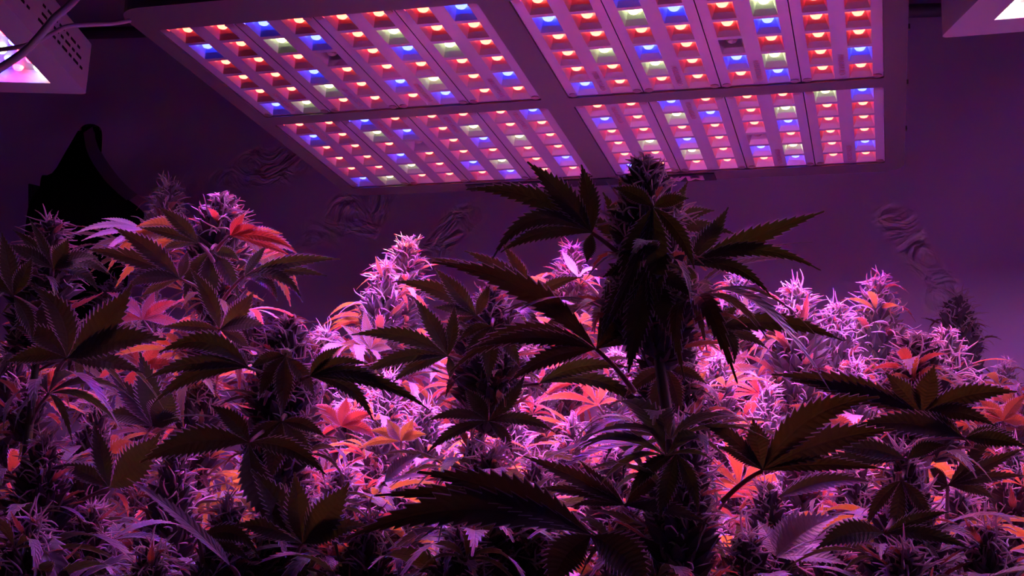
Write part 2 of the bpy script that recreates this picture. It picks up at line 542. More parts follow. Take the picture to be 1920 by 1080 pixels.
def side_fixture(label, C, u, v, lu, lv, H, bez_w, rows, vents, bare):
    """white box light with a glazed window; C corner, u along its far edge, v towards the camera side"""
    u = Vector((*u, 0)).normalized(); v = Vector((*v, 0)).normalized()
    root = thing('white_grow_light', label, 'grow light', C)
    hh = .068

    def W(a, b, z): return u * a + v * b + Vector((0, 0, z))
    mb = MB()
    P = round_rect(0, lu, 0, lv, .008, 3); n = len(P)
    mb.add([W(x, y, 0) for x, y in P] + [W(x, y, hh) for x, y in P], [(i, (i + 1) % n, (i + 1) % n + n, i + n) for i in range(n)] + [tuple(range(n, 2 * n))])
    Q = [(bez_w, bez_w), (lu - bez_w, bez_w), (lu - bez_w, lv - bez_w), (bez_w, lv - bez_w)]
    import bmesh
    bm = bmesh.new()
    o_ = [bm.verts.new(W(x, y, 0)) for x, y in P]; i_ = [bm.verts.new(W(x, y, 0)) for x, y in Q]
    ed = [bm.edges.new((L_[k], L_[(k + 1) % len(L_)])) for L_ in (o_, i_) for k in range(len(L_))]
    bmesh.ops.triangle_fill(bm, edges=ed, use_beauty=True)
    bm.verts.index_update()
    mb.add([x.co.copy() for x in bm.verts], [tuple(x.index for x in f.verts) for f in bm.faces])
    bm.free()
    link('housing', mb.mesh('housing', M_WHITE), root)
    mb = MB()
    d = .018
    mb.add([W(x, y, 0) for x, y in Q] + [W(x, y, d) for x, y in Q], [(i, (i + 1) % 4, (i + 1) % 4 + 4, i + 4) for i in range(4)] + [(4, 5, 6, 7)])
    bd = link('led_board', mb.mesh('led_board', M_WBOARD), root)
    mb = MB()
    mb.add([W(x, y, .002) for x, y in Q], [(0, 3, 2, 1) if u.cross(v).z > 0 else (0, 1, 2, 3)])
    link('cover_glass', mb.mesh('cover_glass', M_GLASS), root)
    k = 0
    nr = nc = int((lu - 2 * bez_w - .01) / .0275)
    for r in range(nr):
        for c in range(nc):
            x = bez_w + .013 + .0275 * c; y = bez_w + .011 + .0275 * r
            link('led', bare[rows[r % 7][c % 8]], bd, Matrix.Translation(W(x, y, d - .0062)), {'R': 'red diode', 'B': 'blue diode', 'W': 'warm white diode'}[rows[r % 7][c % 8]])
    if vents:
        mb = MB()
        for (b0, b1) in vents:
            for q in range(3):
                b = b0 + q * .008; kk = q
                while b < b1:
                    ln = .016 if kk % 2 else .008
                    z = .022 + q * .011
                    a0 = W(-.0008, b, z)
                    mb = MB(); mb.box(0, 1, 0, 1, 0, 1, 0, Matrix(((u.x * .0012, v.x * ln, 0, a0.x), (u.y * .0012, v.y * ln, 0, a0.y), (0, 0, .0032, a0.z), (0, 0, 0, 1))))
                    link('vent_slot', mb.mesh('vent_slot', M_DARK), root)
                    b += ln + .008; kk += 1
    return root


LENS_A = {k: led_mesh(k, cup=False, bare=M_BARE) for k in 'RBW'}
LENS_B = {k: led_mesh(k, cup=False, bare=M_BARE2) for k in 'RBW'}
pat = ['WRBRWRRB', 'RBRRRWRR', 'RWRRBRRW', 'BRRWRRBR', 'RRBRRWRR', 'RWRRRRBR', 'RRBRWRRW']
side_fixture('white box grow light with slotted side, above the leaves at the left edge', (-1.005, 1.452, HZ), (-.972, -.234), (.234, -.972), .42, .42, 0, .036, pat, [(.03, .17), (.21, .36)], LENS_A)
side_fixture('white box grow light, only its rounded corner showing at the top right', (.068, 1.466, HZ), (1, -.02), (.36, -.93), .42, .42, 0, .040, pat, None, LENS_B)

# cords
mb = MB()
mb.tube(catmull([at(-60, 98, 1.02), at(10, 92, 1.03), at(55, 83, 1.04), at(92, 66, 1.06), at(125, 50, 1.08), at(170, 46, 1.12), at(212, 44, 1.17), at(243, 39, 1.215)]), .0023, 10)
thing('power_cord', 'grey cord running from the left edge to the large light panel', 'cord', me=mb.mesh('power_cord', M_CORD, True))
mb = MB()
mb.tube(catmull([at(-50, 160, .92), at(0, 128, .94), at(45, 97, .95), at(75, 66, .96), at(100, 36, .97), at(135, 5, .98), at(175, -40, .99)]), .0037, 12)
thing('power_cord', 'thicker grey cord rising to the right in front of the slotted white light', 'cord', me=mb.mesh('power_cord', M_CORD, True))

# ------------------------------------------------------------------ black cloth hung on the back wall
YC = 2.2
cl = thing('hanging_cloth', 'black cloth hung by a loop on the tent wall behind the left plants', 'cloth', at(165, 250, YC))
org = at(165, 250, YC)


def cloth_mesh():
    Lp = [(152, 250), (130, 300), (108, 352), (84, 361), (60, 388), (52, 430), (50, 500), (60, 620)]
    Rp = [(160, 250), (172, 292), (200, 335), (228, 365), (268, 398), (262, 430), (240, 500), (235, 620)]
    mb = MB(); rows = []
    nl = 13
    L2 = catmull([at(x, y, YC) for x, y in Lp], 3); R2 = catmull([at(x, y, YC) for x, y in Rp], 3)
    for a, b in zip(L2, R2):
        wd = (b - a).length
        rows.append([a.lerp(b, k / (nl - 1)) + Vector((0, -.10 * math.sin(math.pi * k / (nl - 1)) * min(1, wd / .15) - .012 * math.sin(k * 2.1), 0)) for k in range(nl)])
    for sgn in (0, 1):
        vs = [p + Vector((0, .004 * sgn, 0)) - org for r in rows for p in r]
        mb.add(vs, [(j * nl + i, j * nl + i + 1, (j + 1) * nl + i + 1, (j + 1) * nl + i) for j in range(len(rows) - 1) for i in range(nl - 1)])
    return mb.mesh('sheet', M_CLOTH, True), R2


me, R2 = cloth_mesh()
link('sheet', me, cl)
mb = MB()
for i in range(len(R2) - 12):
    a, b = R2[i] - org, R2[i + 1] - org
    n1 = Vector((.016, 0, .010))
    mb.add([a - n1 * .2, b - n1 * .2, b + n1 * 1.1, a + n1 * 1.1, *[q + Vector((0, -.005, 0)) for q in (a - n1 * .2, b - n1 * .2, b + n1 * 1.1, a + n1 * 1.1)]],
           [(0, 1, 2, 3), (4, 7, 6, 5), (0, 4, 5, 1), (3, 2, 6, 7)])
link('hem', mb.mesh('hem', M_HEM), cl, label='grey hem tape')
mb = MB()
lp = catmull([at(157, 262, YC) - org, at(155, 247, YC) - org, at(165, 240, YC) - org, at(181, 242, YC) - org, at(186, 255, YC) - org, at(184, 300, YC) - org])
for i in range(len(lp) - 1):
    a, b = lp[i], lp[i + 1]; t = (b - a).normalized(); nn = t.cross(Vector((0, 1, 0))) * .0065
    q = [a - nn, b - nn, b + nn, a + nn]
    mb.add(q + [x + Vector((0, -.004, 0)) for x in q], [(0, 1, 2, 3), (4, 7, 6, 5), (0, 4, 5, 1), (3, 2, 6, 7)])
link('loop', mb.mesh('loop', M_CLOTH), cl)
mb = MB()
o2 = at(80, 400, YB - .02)
for i in range(26):
    x = 54 + i * 2.2
    mb.tube([at(x, 345 + i * .5, YB - .03) - o2, at(x, 470, YB - .03) - o2], .0009, 4)
for i in range(40):
    y = 345 + i * 3.1
    mb.tube([at(54, y, YB - .03) - o2, at(109, y + 13, YB - .03) - o2], .0009, 4)
thing('mesh_vent', 'fine dark mesh patch on the tent wall beside the black cloth', 'vent', o2, me=mb.mesh('mesh_vent', M_CLOTH))

# ------------------------------------------------------------------ leaves
def leaflet(mb, P0, P1, P2, nref, width, teeth=13, fold=.25, mi=0, curl=0, shape=.86, tm=1.0):
    L0 = (P1 - P0).length + (P2 - P1).length
    rows = []
    ts = []
    for k in range(teeth):
        t0 = .03 + .95 * (k / teeth)
        ts.append((t0, 0)); ts.append((t0 + .95 / teeth * .74, 1))
    ts = [(0.0, 0)] + ts + [(1.0, 2)]
    vs = []; uvs = []
    for (t, kind) in ts:
        p = bez(P0, P1, P2, t)
        tg = (bez(P0, P1, P2, min(t + .01, 1)) - bez(P0, P1, P2, max(t - .01, 0))).normalized()
        lat = tg.cross(nref)
        if lat.length < 1e-4: lat = tg.cross(Vector((.3, .5, .8)))
        lat.normalize(); nn = lat.cross(tg).normalized()
        if nn.dot(nref) < 0: nn = -nn
        prof = (math.sin(math.pi * min(1, t ** shape)) ** 1.3) * (1 - .12 * t) if t < 1 else 0
        hw = width * .5 * max(prof, .03 if t < .5 else 0)
        fwd = 0
        if kind == 1: hw = hw * 1.13 + width * .02; fwd = L0 * .95 / teeth * .45 * tm
        elif kind == 0: hw *= .84
        if t == 1: hw = width * .004
        for k, q in enumerate((-1, -.5, 0, .5, 1)):
            up = fold * hw * (abs(q) ** 1.3) - curl * hw * (abs(q) ** 3)
            vs.append(p + lat * hw * q + nn * up + tg * (fwd if abs(q) == 1 else 0))
            uvs.append((t, .5 + .5 * q))
    fs = []
    for j in range(len(ts) - 1):
        for k in range(4): fs.append((j * 5 + k, j * 5 + k + 1, (j + 1) * 5 + k + 1, (j + 1) * 5 + k))
    mb.add(vs, fs, mi, uvs)


def fan_mesh(seed, nl, length, pet, droop):
    """generic fan leaf: origin at stem, petiole along +X, blade normal +Z"""
    rnd = random.Random(seed)
    mb = MB()
    hub = Vector((pet, 0, pet * .25))
    mb.tube(catmull([(0, 0, 0), (pet * .5, 0, pet * .22), hub], 3), [.0019, .0017, .0016, .0015, .0014, .0013, .0013], 5, 1)
    for i in range(nl):
        q = (i - (nl - 1) / 2) / ((nl - 1) / 2)
        ang = q * math.radians(118 if nl > 5 else 88) + rnd.uniform(-.06, .06)
        ln = length * (1 - .55 * abs(q) ** 1.4) * rnd.uniform(.92, 1.06)
        d = Vector((math.cos(ang), math.sin(ang), 0))
        dr = droop * rnd.uniform(.6, 1.3)
        P1 = hub + d * ln * .55 + Vector((0, 0, ln * .16))
        P2 = hub + d * ln * (1 - .12 * dr) + Vector((0, 0, -ln * .5 * dr)) + Vector((-d.y, d.x, 0)) * ln * rnd.uniform(-.12, .12)
        leaflet(mb, hub, P1, P2, Vector((0, 0, 1)), ln * .185, 12 if ln > .07 else 9, .30, 0, curl=rnd.uniform(0, .25))
    return mb.mesh('fan_leaf', [M_LEAF, M_PETIOLE], True)


FANS = [fan_mesh(10 + i, n, l, p, d) for i, (n, l, p, d) in enumerate([(7, .115, .045, .5), (7, .105, .05, 1.0), (5, .095, .035, .7), (7, .12, .05, .2), (5, .085, .03, 1.2), (7, .10, .04, 1.4), (5, .07, .02, .4), (3, .065, .015, .5)])]


def cola_meshes(seed, length, rad, nb, npis, pl=.017):
    """flower cluster hanging down from its tip at the origin: bracts + sugar leaves, and the pistils"""
    rnd = random.Random(seed)
    A = MB(); B = MB()
    A.tube([(0, 0, -length * 1.05), (0, 0, -.01)], [.003, .0012], 6, 1)

    def radius(t):  # t 0 tip .. 1 base
        return rad * (min(1, t / .45) ** .85) * (1 - .30 * max(0, t - .55) / .45) * (1 + .13 * math.sin(t * 24 + seed))
    ga = 2.39996
    for i in range(nb):
        t = ((i + .5) / nb)
        t = t ** .86
        th = i * ga + rnd.uniform(-.3, .3)
        z = -length * t
        r = radius(t) * rnd.uniform(.62, 1.0)
        d = Vector((math.cos(th), math.sin(th), 0))
        up = .95 - .35 * t
        ax = (d * 1.0 + Vector((0, 0, up * rnd.uniform(.7, 1.4)))).normalized()
        base = d * r * .45 + Vector((0, 0, z - .004))
        sz = rnd.uniform(.0105, .0155) * (.7 + .5 * min(1, t * 2)) * (rad / .024)
        s1 = ax.cross(Vector((0, 0, 1))).normalized(); s2 = ax.cross(s1)
        vs = []; n = 5
        for (rr, hh) in ((.16, 0), (.36, .3), (.27, .62)):
            for k in range(n):
                a_ = 2 * math.pi * k / n + i
                vs.append(base + ax * sz * hh * 1.3 + (s1 * math.cos(a_) + s2 * math.sin(a_)) * sz * rr)
        vs.append(base + ax * sz * 1.45)
        fs = [(j * n + k, j * n + (k + 1) % n, (j + 1) * n + (k + 1) % n, (j + 1) * n + k) for j in range(2) for k in range(n)]
        fs += [(2 * n + k, 2 * n + (k + 1) % n, 3 * n) for k in range(n)]
        A.add(vs, fs, 0)
    # sugar leaves
    nsl = int(8 + length * 110)
    for i in range(nsl):
        t = rnd.uniform(.06, 1.0)
        th = rnd.uniform(0, 6.283); d = Vector((math.cos(th), math.sin(th), 0))
        p0 = d * radius(t) * .4 + Vector((0, 0, -length * t))
        ln = rnd.uniform(.022, .048) * (.5 + .6 * t)
        p1 = p0 + d * ln * .6 + Vector((0, 0, ln * rnd.uniform(.2, .75)))
        p2 = p0 + d * ln * rnd.uniform(.75, 1.2) + Vector((0, 0, ln * rnd.uniform(-.2, .9)))
        leaflet(A, p0, p1, p2, Vector((0, 0, 1)) - d * .5, ln * .24, 6, .5, 2)
    # pistils
    for i in range(npis):
        t = rnd.random() ** 1.25
        th = rnd.uniform(0, 6.283); d = Vector((math.cos(th), math.sin(th), 0))
        r = radius(max(t, .04))
        p = d * r * rnd.uniform(.55, .95) + Vector((0, 0, -length * t + .004))
        v = (d * rnd.uniform(.5, 1.3) + Vector((rnd.uniform(-.5, .5), rnd.uniform(-.5, .5), rnd.uniform(.1, 1.5)))).normalized()
        ln = pl * rnd.uniform(.55, 1.25) * ((min(1, .45 + t * 2.2) if seed == 5 else 1.15) if t < .6 else .75)
        cu = Vector((rnd.gauss(0, 1), rnd.gauss(0, 1), rnd.gauss(0, .8))) * 1.15
        pts = [p]
        for k in range(5):
            v = (v + cu * .42).normalized()
            if k == 2: cu = cu + Vector((rnd.gauss(0, 1), rnd.gauss(0, 1), rnd.gauss(0, 1))) * 1.0
            pts.append(pts[-1] + v * ln / 5)
        B.tube(pts, [.0010, .00098, .0009, .0008, .0006, .0003], 3, 0, False)
    return A.mesh('flower_cluster', [M_BRACT, M_STEM, M_SUGAR], False), B.mesh('pistils', [M_PISTIL], True)


COLAS = [cola_meshes(1, .15, .025, 210, 330), cola_meshes(2, .12, .026, 180, 300), cola_meshes(3, .18, .024, 240, 300),
         cola_meshes(4, .10, .024, 140, 260), cola_meshes(5, .11, .026, 170, 430, .023)]
FANS_SHADED = []
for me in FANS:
    m2 = me.copy(); m2.materials[0] = M_SHADED; FANS_SHADED.append(m2)
SHADED = [False]
BUDS = [cola_meshes(11, .045, .016, 60, 80, .014), cola_meshes(12, .06, .018, 80, 100, .014)]
CLEN = [.15, .12, .18, .10, .11]


def frame(xdir, zdir):
    x = xdir.normalized(); y = zdir.cross(x).normalized(); z = x.cross(y)
    return Matrix(((x.x, y.x, z.x, 0), (x.y, y.y, z.y, 0), (x.z, y.z, z.z, 0), (0, 0, 0, 1)))


def add_cola(root, tip, ci, sc, rz, tilt, small=False):
    A, B = (BUDS if small else COLAS)[ci]
    M = Matrix.Translation(tip) @ Matrix.Rotation(tilt[0], 4, 'X') @ Matrix.Rotation(tilt[1], 4, 'Y') @ Matrix.Rotation(rz, 4, 'Z') @ Matrix.Diagonal((sc[0], sc[0], sc[1], 1))
    o = link('flower_cluster', A, root, M)
    link('pistils', B, o)
    return o


def add_fan(root, p, th, elev, fi, s, roll=0):
    x = Vector((math.cos(th) * math.cos(elev), math.sin(th) * math.cos(elev), math.sin(elev)))
    z = Vector((-math.cos(th) * math.sin(elev), -math.sin(th) * math.sin(elev), math.cos(elev)))
    M = Matrix.Translation(p) @ frame(x, z) @ Matrix.Rotation(roll, 4, 'X') @ Matrix.Scale(s, 4)
    return link('fan_leaf', (FANS_SHADED if SHADED[0] else FANS)[fi], root, M)


PLANTS = {}


def plant(key, label, tip_px, Y, seed, cola=0, cs=(1.0, 1.0), lean=(0, 0), nodes=5, gap=.055, fans=True, colafans=4, fscale=1.0, group=None, path=None, budp=.4):
    rnd = random.Random(seed)
    SHADED[0] = Y < 1.12  # near plants take the leaf copy with shade painted in
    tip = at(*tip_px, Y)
    base = Vector((tip.x + lean[0], tip.y + lean[1], 0))
    root = thing('cannabis_plant', label, 'plant', base, group)
    T = tip - base
    if path: mids = [at(x, y, Y + dy) - base for x, y, dy in path]
    else: mids = [Vector((T.x * .97 + rnd.uniform(-.008, .008), T.y * .97, T.z - .22)), Vector((T.x * .8, T.y * .8, T.z - .45))]
    pts = [T - Vector((0, 0, .012))] + mids + [Vector((0, 0, max(0, min(mids[-1].z * .5, .3)))), Vector((0, 0, 0))]
    cp = catmull(pts, 6)
    mb = MB()
    n = len(cp)
    mb.tube(cp, [.0018 + .0042 * min(1, (i / n) * 2.2) for i in range(n)], 8)
    link('stem', mb.mesh('stem', M_STEM, True), root)
    # arc length lookup
    cum = [0]
    for i in range(1, n): cum.append(cum[-1] + (cp[i] - cp[i - 1]).length)

    def along(s):
        for i in range(1, n):
            if cum[i] >= s: return cp[i - 1].lerp(cp[i], (s - cum[i - 1]) / max(1e-6, cum[i] - cum[i - 1]))
        return cp[-1]
    tl = (mids[0] - T)
    tilt = (math.atan2(tl.y, -tl.z), -math.atan2(tl.x, -tl.z))
    tilt = (max(-.35, min(.35, tilt[0])), max(-.35, min(.35, tilt[1])))
    add_cola(root, T, cola, cs, rnd.uniform(0, 6.28), tilt)
    cl = CLEN[cola] * cs[1]
    for i in range(colafans):
        s = cl * (.28 + .75 * i / max(1, colafans))
        add_fan(root, along(s), rnd.uniform(0, 6.28), rnd.uniform(.0, .5), rnd.choice((6, 6, 7, 4, 2)), rnd.uniform(.75, 1.05) * fscale, rnd.uniform(-.3, .3))
    th = rnd.uniform(0, 6.28)
    s = cl
    for k in range(nodes):
        p = along(s)
        if p.z < .05: break
        for q in ((0, 1) if rnd.random() < .6 else (0, 1, 2)):
            a_ = th + q * 2.6 + rnd.uniform(-.35, .35)
            if fans and rnd.random() < .92:
                add_fan(root, p, a_, rnd.uniform(-.15, .55), rnd.choice((0, 1, 2, 3, 4, 5)), rnd.uniform(.75, 1.1) * fscale, rnd.uniform(-.4, .4))
            if rnd.random() < budp:
                d = Vector((math.cos(a_), math.sin(a_), 0))
                add_cola(root, p + d * rnd.uniform(.015, .028) + Vector((0, 0, .035)), rnd.choice((0, 1)), (1, 1), rnd.uniform(0, 6), (-d.y * .35, d.x * .35), True)
        th += math.pi / 2 + rnd.uniform(-.3, .3)
        s += gap * rnd.uniform(.85, 1.2)
    PLANTS[key] = (root, base)
    return root


CAMP = Vector((0, 0, CAMZ))


def leaf(key, Y, hub, attach, wpx, tips, mat=None, nup=.55, teeth=16, fold=.32, label=None):
    """one fan leaf of a named plant with its own hub, attachment and leaflet tips"""
    root, base = PLANTS[key]
    H = at(*hub, Y)
    mb = MB()
    view = (CAMP - H).normalized()
    nref = (view * .8 + Vector((0, 0, nup))).normalized()
    if attach:
        A = at(attach[0], attach[1], attach[2] if len(attach) > 2 else Y)
        mid = (A + H) / 2 + Vector((0, 0, .004))
        mb.tube([bez(A, mid, H, k / 6) - base for k in range(7)], [.0021 - .0008 * k / 6 for k in range(7)], 6, 1)
    mpp = (H - CAMP).length / F
    for tp in tips:
        tx, ty, dy, bow = tp[:4]
        wf = tp[4] if len(tp) > 4 else 1
        T = at(tx, ty, Y + dy)
        c = (H + T) / 2
        dirv = Vector((tx - hub[0], ty - hub[1], 0)); l = max(1, dirv.length)
        # bow measured across the leaflet, positive = towards the top of the frame
        nx, ny = -dirv.y / l, dirv.x / l
        if ny > 0: nx, ny = -nx, -ny
        C = at((hub[0] + tx) / 2 + nx * bow * 2, (hub[1] + ty) / 2 + ny * bow * 2, Y + dy * .5)
        leaflet(mb, H - base, C - base, T - base, nref, wpx * wf * mpp * .82, teeth, fold, 0, curl=.1)
    return link('fan_leaf', mb.mesh('fan_leaf', [mat or (M_SHADED if Y < 1.14 else M_LEAF), M_PETIOLE], True), root, label=label)


# ------------------------------------------------------------------ the plants
# front row, seen against the light
plant('A', 'tallest dark plant, its flower top overlapping the big light panel', (1208, 312), .90, 101, 4, (.95, .95), (.01, .02), nodes=3, gap=.1, colafans=5, fscale=.9,
      path=[(1232, 640, .01), (1262, 860, .02), (1275, 1060, .03)])
plant('A2', 'dark plant with pale hairy top directly below the tallest one', (1256, 590), 1.04, 102, 4, (.9, .8), (.0, .02), nodes=5, gap=.05, colafans=4, fscale=.7)
plant('B', 'dark plant with furry top and spread fan leaves near the right edge', (1715, 640), 1.12, 103, 4, (1.15, .85), (.01, .03), nodes=7, gap=.055, colafans=5, fscale=.9)
plant('C', 'short dark plant with curled hairs on its top, left of the picture centre', (540, 612), 1.0, 104, 4, (1.05, .95), (.0, .03), nodes=5, gap=.07, colafans=5, fscale=.85)
plant('D', 'tall plant left, bright pink hairs on the tip and red leaves behind', (418, 378), 1.25, 105, 4, (1.2, 1.05), (.01, .02), nodes=6, gap=.05, colafans=4, fscale=.8)
plant('E', 'dark plant at the far left in front of the black cloth', (95, 418), 1.02, 106, 2, (1.15, .7), (.01, .03), nodes=7, gap=.055, colafans=5, fscale=.9)
plant('F', 'dark stubby plant just left of the tallest one, under its leaves', (920, 545), 1.10, 107, 0, (1.15, .6), (.01, .02), nodes=5, gap=.06, colafans=5, fscale=.9)
plant('G', 'small plant whose brownish top rises behind the pink-tipped tall one', (318, 352), 1.62, 108, 1, (1.05, 1.0), (.0, .03), nodes=6)
BACK = [
    ('H', 'pale furry plant top standing alone against the wall, left of centre', (762, 462), 1.84, 1, (1.15, 1.0)),
    ('I', 'slightly lower furry top touching the lone pale one left of centre', (722, 508), 1.76, 3, (1.05, 1.1)),
    ('J', 'bright pink plant top peeking between the tall dark plant\'s leaves', (1072, 470), 1.88, 1, (.95, .9)),
    ('K', 'pink furry top just right of the tall dark plant\'s right leaves', (1383, 530), 1.9, 1, (1.15, .9)),
    ('L', 'brightest round pink top in the middle of the right-hand row', (1495, 552), 1.66, 3, (1.25, 1.2)),
    ('M', 'small pale pink top pressed against the brightest round one', (1566, 582), 1.76, 3, (.95, 1.1)),
    ('N', 'spiky pointed pink top standing clear against the wall on the right', (1645, 535), 1.86, 1, (1.2, 1.2)),
    ('O', 'dim purple plant top at the right, beyond the light\'s reach', (1795, 562), 2.14, 1, (1.15, 1.2)),
    ('P', 'curly pink top just right of the dark furry one by the right edge', (1772, 632), 1.45, 4, (1.0, 1.1)),
    ('Q', 'small bright top right behind the short dark plant left of centre', (612, 628), 1.72, 3, (.95, 1.0)),
    ('R', 'dim small plant top just below the black cloth', (212, 535), 2.08, 3, (1.1, 1.0)),
]
for i, (k, lb, tp, Y, ci, cs) in enumerate(BACK):
    plant(k, lb, tp, Y, 200 + i, ci, (cs[0] * 1.15, cs[1] * 1.05), (0.0, .02), nodes=8, gap=.045, colafans=4)
MID = [
    ((480, 575), 1.95, 'plant half hidden behind the tall pink-tipped one, on its right side'),
    ((880, 640), 1.80, 'lit plant between the lone pale top and the dark stubby plant'),
    ((1005, 610), 1.80, 'lit plant glimpsed through the leaves right of the dark stubby plant'),
    ((1160, 668), 1.70, 'lit plant behind the long leaf stalk of the tallest plant'),
    ((1345, 680), 1.52, 'lit plant with dense hairy side buds below the right-hand leaves'),
    ((1440, 735), 1.60, 'bushy lit plant under the brightest round pink top'),
    ((1600, 690), 1.72, 'bushy lit plant under the spiky pointed pink top'),
    ((1885, 690), 1.85, 'lit plant cut off by the right edge at mid height'),
    ((730, 712), 1.50, 'pink curly top low among arched leaves, left of centre'),
    ((800, 770), 1.42, 'lit plant under the outspread seven-finger leaf left of centre'),
    ((660, 700), 1.62, 'lit plant left of the outspread seven-finger leaf'),
    ((560, 820), 1.24, 'lit plant behind the lower stem of the short dark plant'),
    ((385, 705), 1.24, 'orange-lit plant below the tall pink-tipped one'),
    ((300, 640), 1.60, 'orange-lit plant between the two tall plants on the left'),
    ((185, 765), 1.12, 'shaded plant with red leaves at lower left'),
    ((30, 655), 1.22, 'plant with orange leaves cut off by the left edge'),
    ((1075, 800), 1.42, 'plant with dark small top in the bright gap right of centre'),
    ((960, 760), 1.52, 'lit plant in the bright gap under the dark stubby plant'),
    ((1300, 790), 1.42, 'lit plant right beside the hairy dark stem right of centre'),
    ((1500, 830), 1.38, 'lit plant behind the arched dark leaves on the right'),
    ((1830, 760), 1.50, 'lit plant right of the spread fan leaves near the right edge'),
    ((1900, 850), 1.30, 'orange-lit plant in the lower right corner'),
    ((1600, 890), 1.18, 'lit plant above the broad pale leaf at lower right'),
    ((330, 850), 1.08, 'shaded plant with orange leaf undersides at lower left'),
    ((640, 890), 1.14, 'lit plant just left of the small pale leaf'),
    ((760, 900), 1.20, 'lit plant behind the small pale leaf'),
    ((1010, 880), 1.11, 'shaded plant behind the big drooping dark leaf'),
    ((1150, 850), 1.18, 'lit plant under the long leaf stalk of the tallest plant'),
    ((1440, 930), 1.10, 'shaded plant left of the broad pale leaf'),
    ((1800, 930), 1.20, 'lit plant beside the dark lower stem near the right edge'),
]
for i, (tp, Y, lb) in enumerate(MID):
    plant('m%d' % i, lb, tp, Y, 300 + i, (3, 1, 0)[i % 3], (random.Random(i).uniform(.85, 1.05),) * 2, (0.0, .02), nodes=8, gap=.05, colafans=5, fscale=1.2, budp=.22)
LOW = [
    ((918, 862), .98, 'shaded hairy top beside the big drooping dark leaf'),
    ((862, 1005), .92, 'dark hairy top at the bottom, under the big drooping leaf'),
    ((85, 835), .95, 'dark purple-haired top at lower left'),
    ((60, 985), .86, 'almost black plant in the lower left corner'),
    ((285, 1040), .90, 'dark top at the bottom, left of the curled orange leaf'),
    ((1285, 800), .93, 'dark plant with long pale hairs in the bottom right of centre'),
    ((1695, 860), .96, 'dark plant with drooping leaves under the spread fan at right'),
    ((1700, 1040), .90, 'pale-haired top at the bottom beneath the drooping dark leaves'),
    ((545, 880), 1.02, 'black leafy stem at the bottom under the short dark plant'),
    ((170, 960), .98, 'dark leafy plant at the bottom between the two lower left hairy tops'),
    ((430, 960), .97, 'dark plant at the bottom behind the curled orange leaf'),
    ((690, 985), .98, 'dark leafy plant under the tip of the big drooping leaf'),
    ((1000, 985), .99, 'dark leafy plant behind the hub of the big drooping leaf'),
    ((1400, 1015), .98, 'dark leafy plant at the bottom just left of the broad pale leaf'),
    ((1560, 1040), 1.0, 'dark leafy plant at the bottom just right of the broad pale leaf'),
    ((1850, 1000), .96, 'dark leafy plant at the bottom in the right corner'),
    ((1180, 960), 1.02, 'dark leafy plant beside the long-haired dark stem, on its left'),
]
for i, (tp, Y, lb) in enumerate(LOW):
    plant('l%d' % i, lb, tp, Y, 400 + i, (1, 3, 1, 3, 3, 0, 0, 3, 1, 3, 1, 3, 3, 3, 1, 3, 3)[i], (.95, .9), (0.0, .02), nodes=4, gap=.05, colafans=7, fscale=1.25, budp=.2)

# ------------------------------------------------------------------ leaves that stand out, one by one
# tallest plant
leaf('A', .86, (1110, 437), (1205, 520, .91), 58, [(873, 355, -.03, 26, .95), (988, 303, -.02, 6, 1.05), (1090, 308, 0, 4, .9), (922, 488, -.04, 52, .8), (938, 474, -.02, 20, .75), (1100, 492, .02, 0, .6)], nup=.3)
leaf('A', .90, (1118, 655), (1190, 735, .93), 60, [(808, 492, -.05, 36, 1.1), (842, 700, -.03, 52, .9), (878, 655, -.05, 22, .7), (953, 718, -.04, 16, .8), (1212, 392, .01, 8, .6), (1275, 632, .02, 14, .7), (1238, 548, .01, 4, .9)], nup=.3)
leaf('A', .92, (1288, 497), (1225, 560, .92), 52, [(1547, 396, -.02, 2, 1.0), (1540, 508, -.04, 34, .75), (1446, 556, -.05, 26, .7), (1366, 388, .02, -4, .9), (1306, 552, .02, 2, .5), (1320, 420, .03, 2, .6)], nup=.3)
leaf('A', .95, (1326, 622), (1245, 680, .94), 50, [(1388, 571, .0, 2, .7), (1582, 640, -.03, 26, 1.0), (1525, 608, 0, 18, .7), (1376, 682, -.02, 24, .7), (1440, 655, .01, 14, .7)], nup=.3)
leaf('A', .93, (1190, 480), (1212, 560, .92), 46, [(1130, 360, -.02, 2, 1.), (1080, 395, -.02, 8, .8), (1128, 610, -.03, 10, 1.), (1160, 330, 0, 0, .8)], nup=.3)
leaf('A', .95, (1250, 430), (1225, 480, .93), 44, [(1340, 395, -.02, 8, 1.), (1380, 440, -.02, 10, .8), (1290, 340, -.02, 2, .8)], nup=.3)
leaf('A', .865, (1224, 388), (1215, 372, .89), 56, [(1124, 640, -.01, -8, .55), (1302, 505, -.01, 12, .75), (1165, 560, 0, 4, 1.2), (1236, 565, 0, 0, 1.2), (1150, 352, 0, 6, .8), (1292, 372, 0, 4, .7)], nup=.3)
leaf('A', .875, (1212, 505), (1220, 490, .90), 54, [(1128, 628, -.01, 10, 1.), (1178, 700, -.01, 0, 1.2), (1262, 640, 0, 4, 1.1), (1300, 560, 0, 8, .8), (1130, 520, 0, 8, .8)], nup=.3)
leaf('A2', .99, (1250, 690), (1250, 680, 1.03), 40, [(1172, 745, -.01, 8, 1.), (1215, 790, -.01, 0, 1.1), (1275, 780, 0, 4, 1.), (1325, 720, 0, 6, .8)], nup=.4)
leaf('C', .955, (535, 668), (540, 660, .98), 40, [(486, 745, -.01, 6, 1.), (530, 775, -.01, 0, 1.2), (590, 745, 0, 6, 1.), (470, 690, 0, 8, .8)], nup=.35)
leaf('C', .94, (528, 790), (535, 780, .98), 46, [(455, 860, -.01, 10, 1.), (505, 905, -.01, 0, 1.2), (585, 880, 0, 6, 1.), (610, 820, 0, 8, .8)], nup=.35)
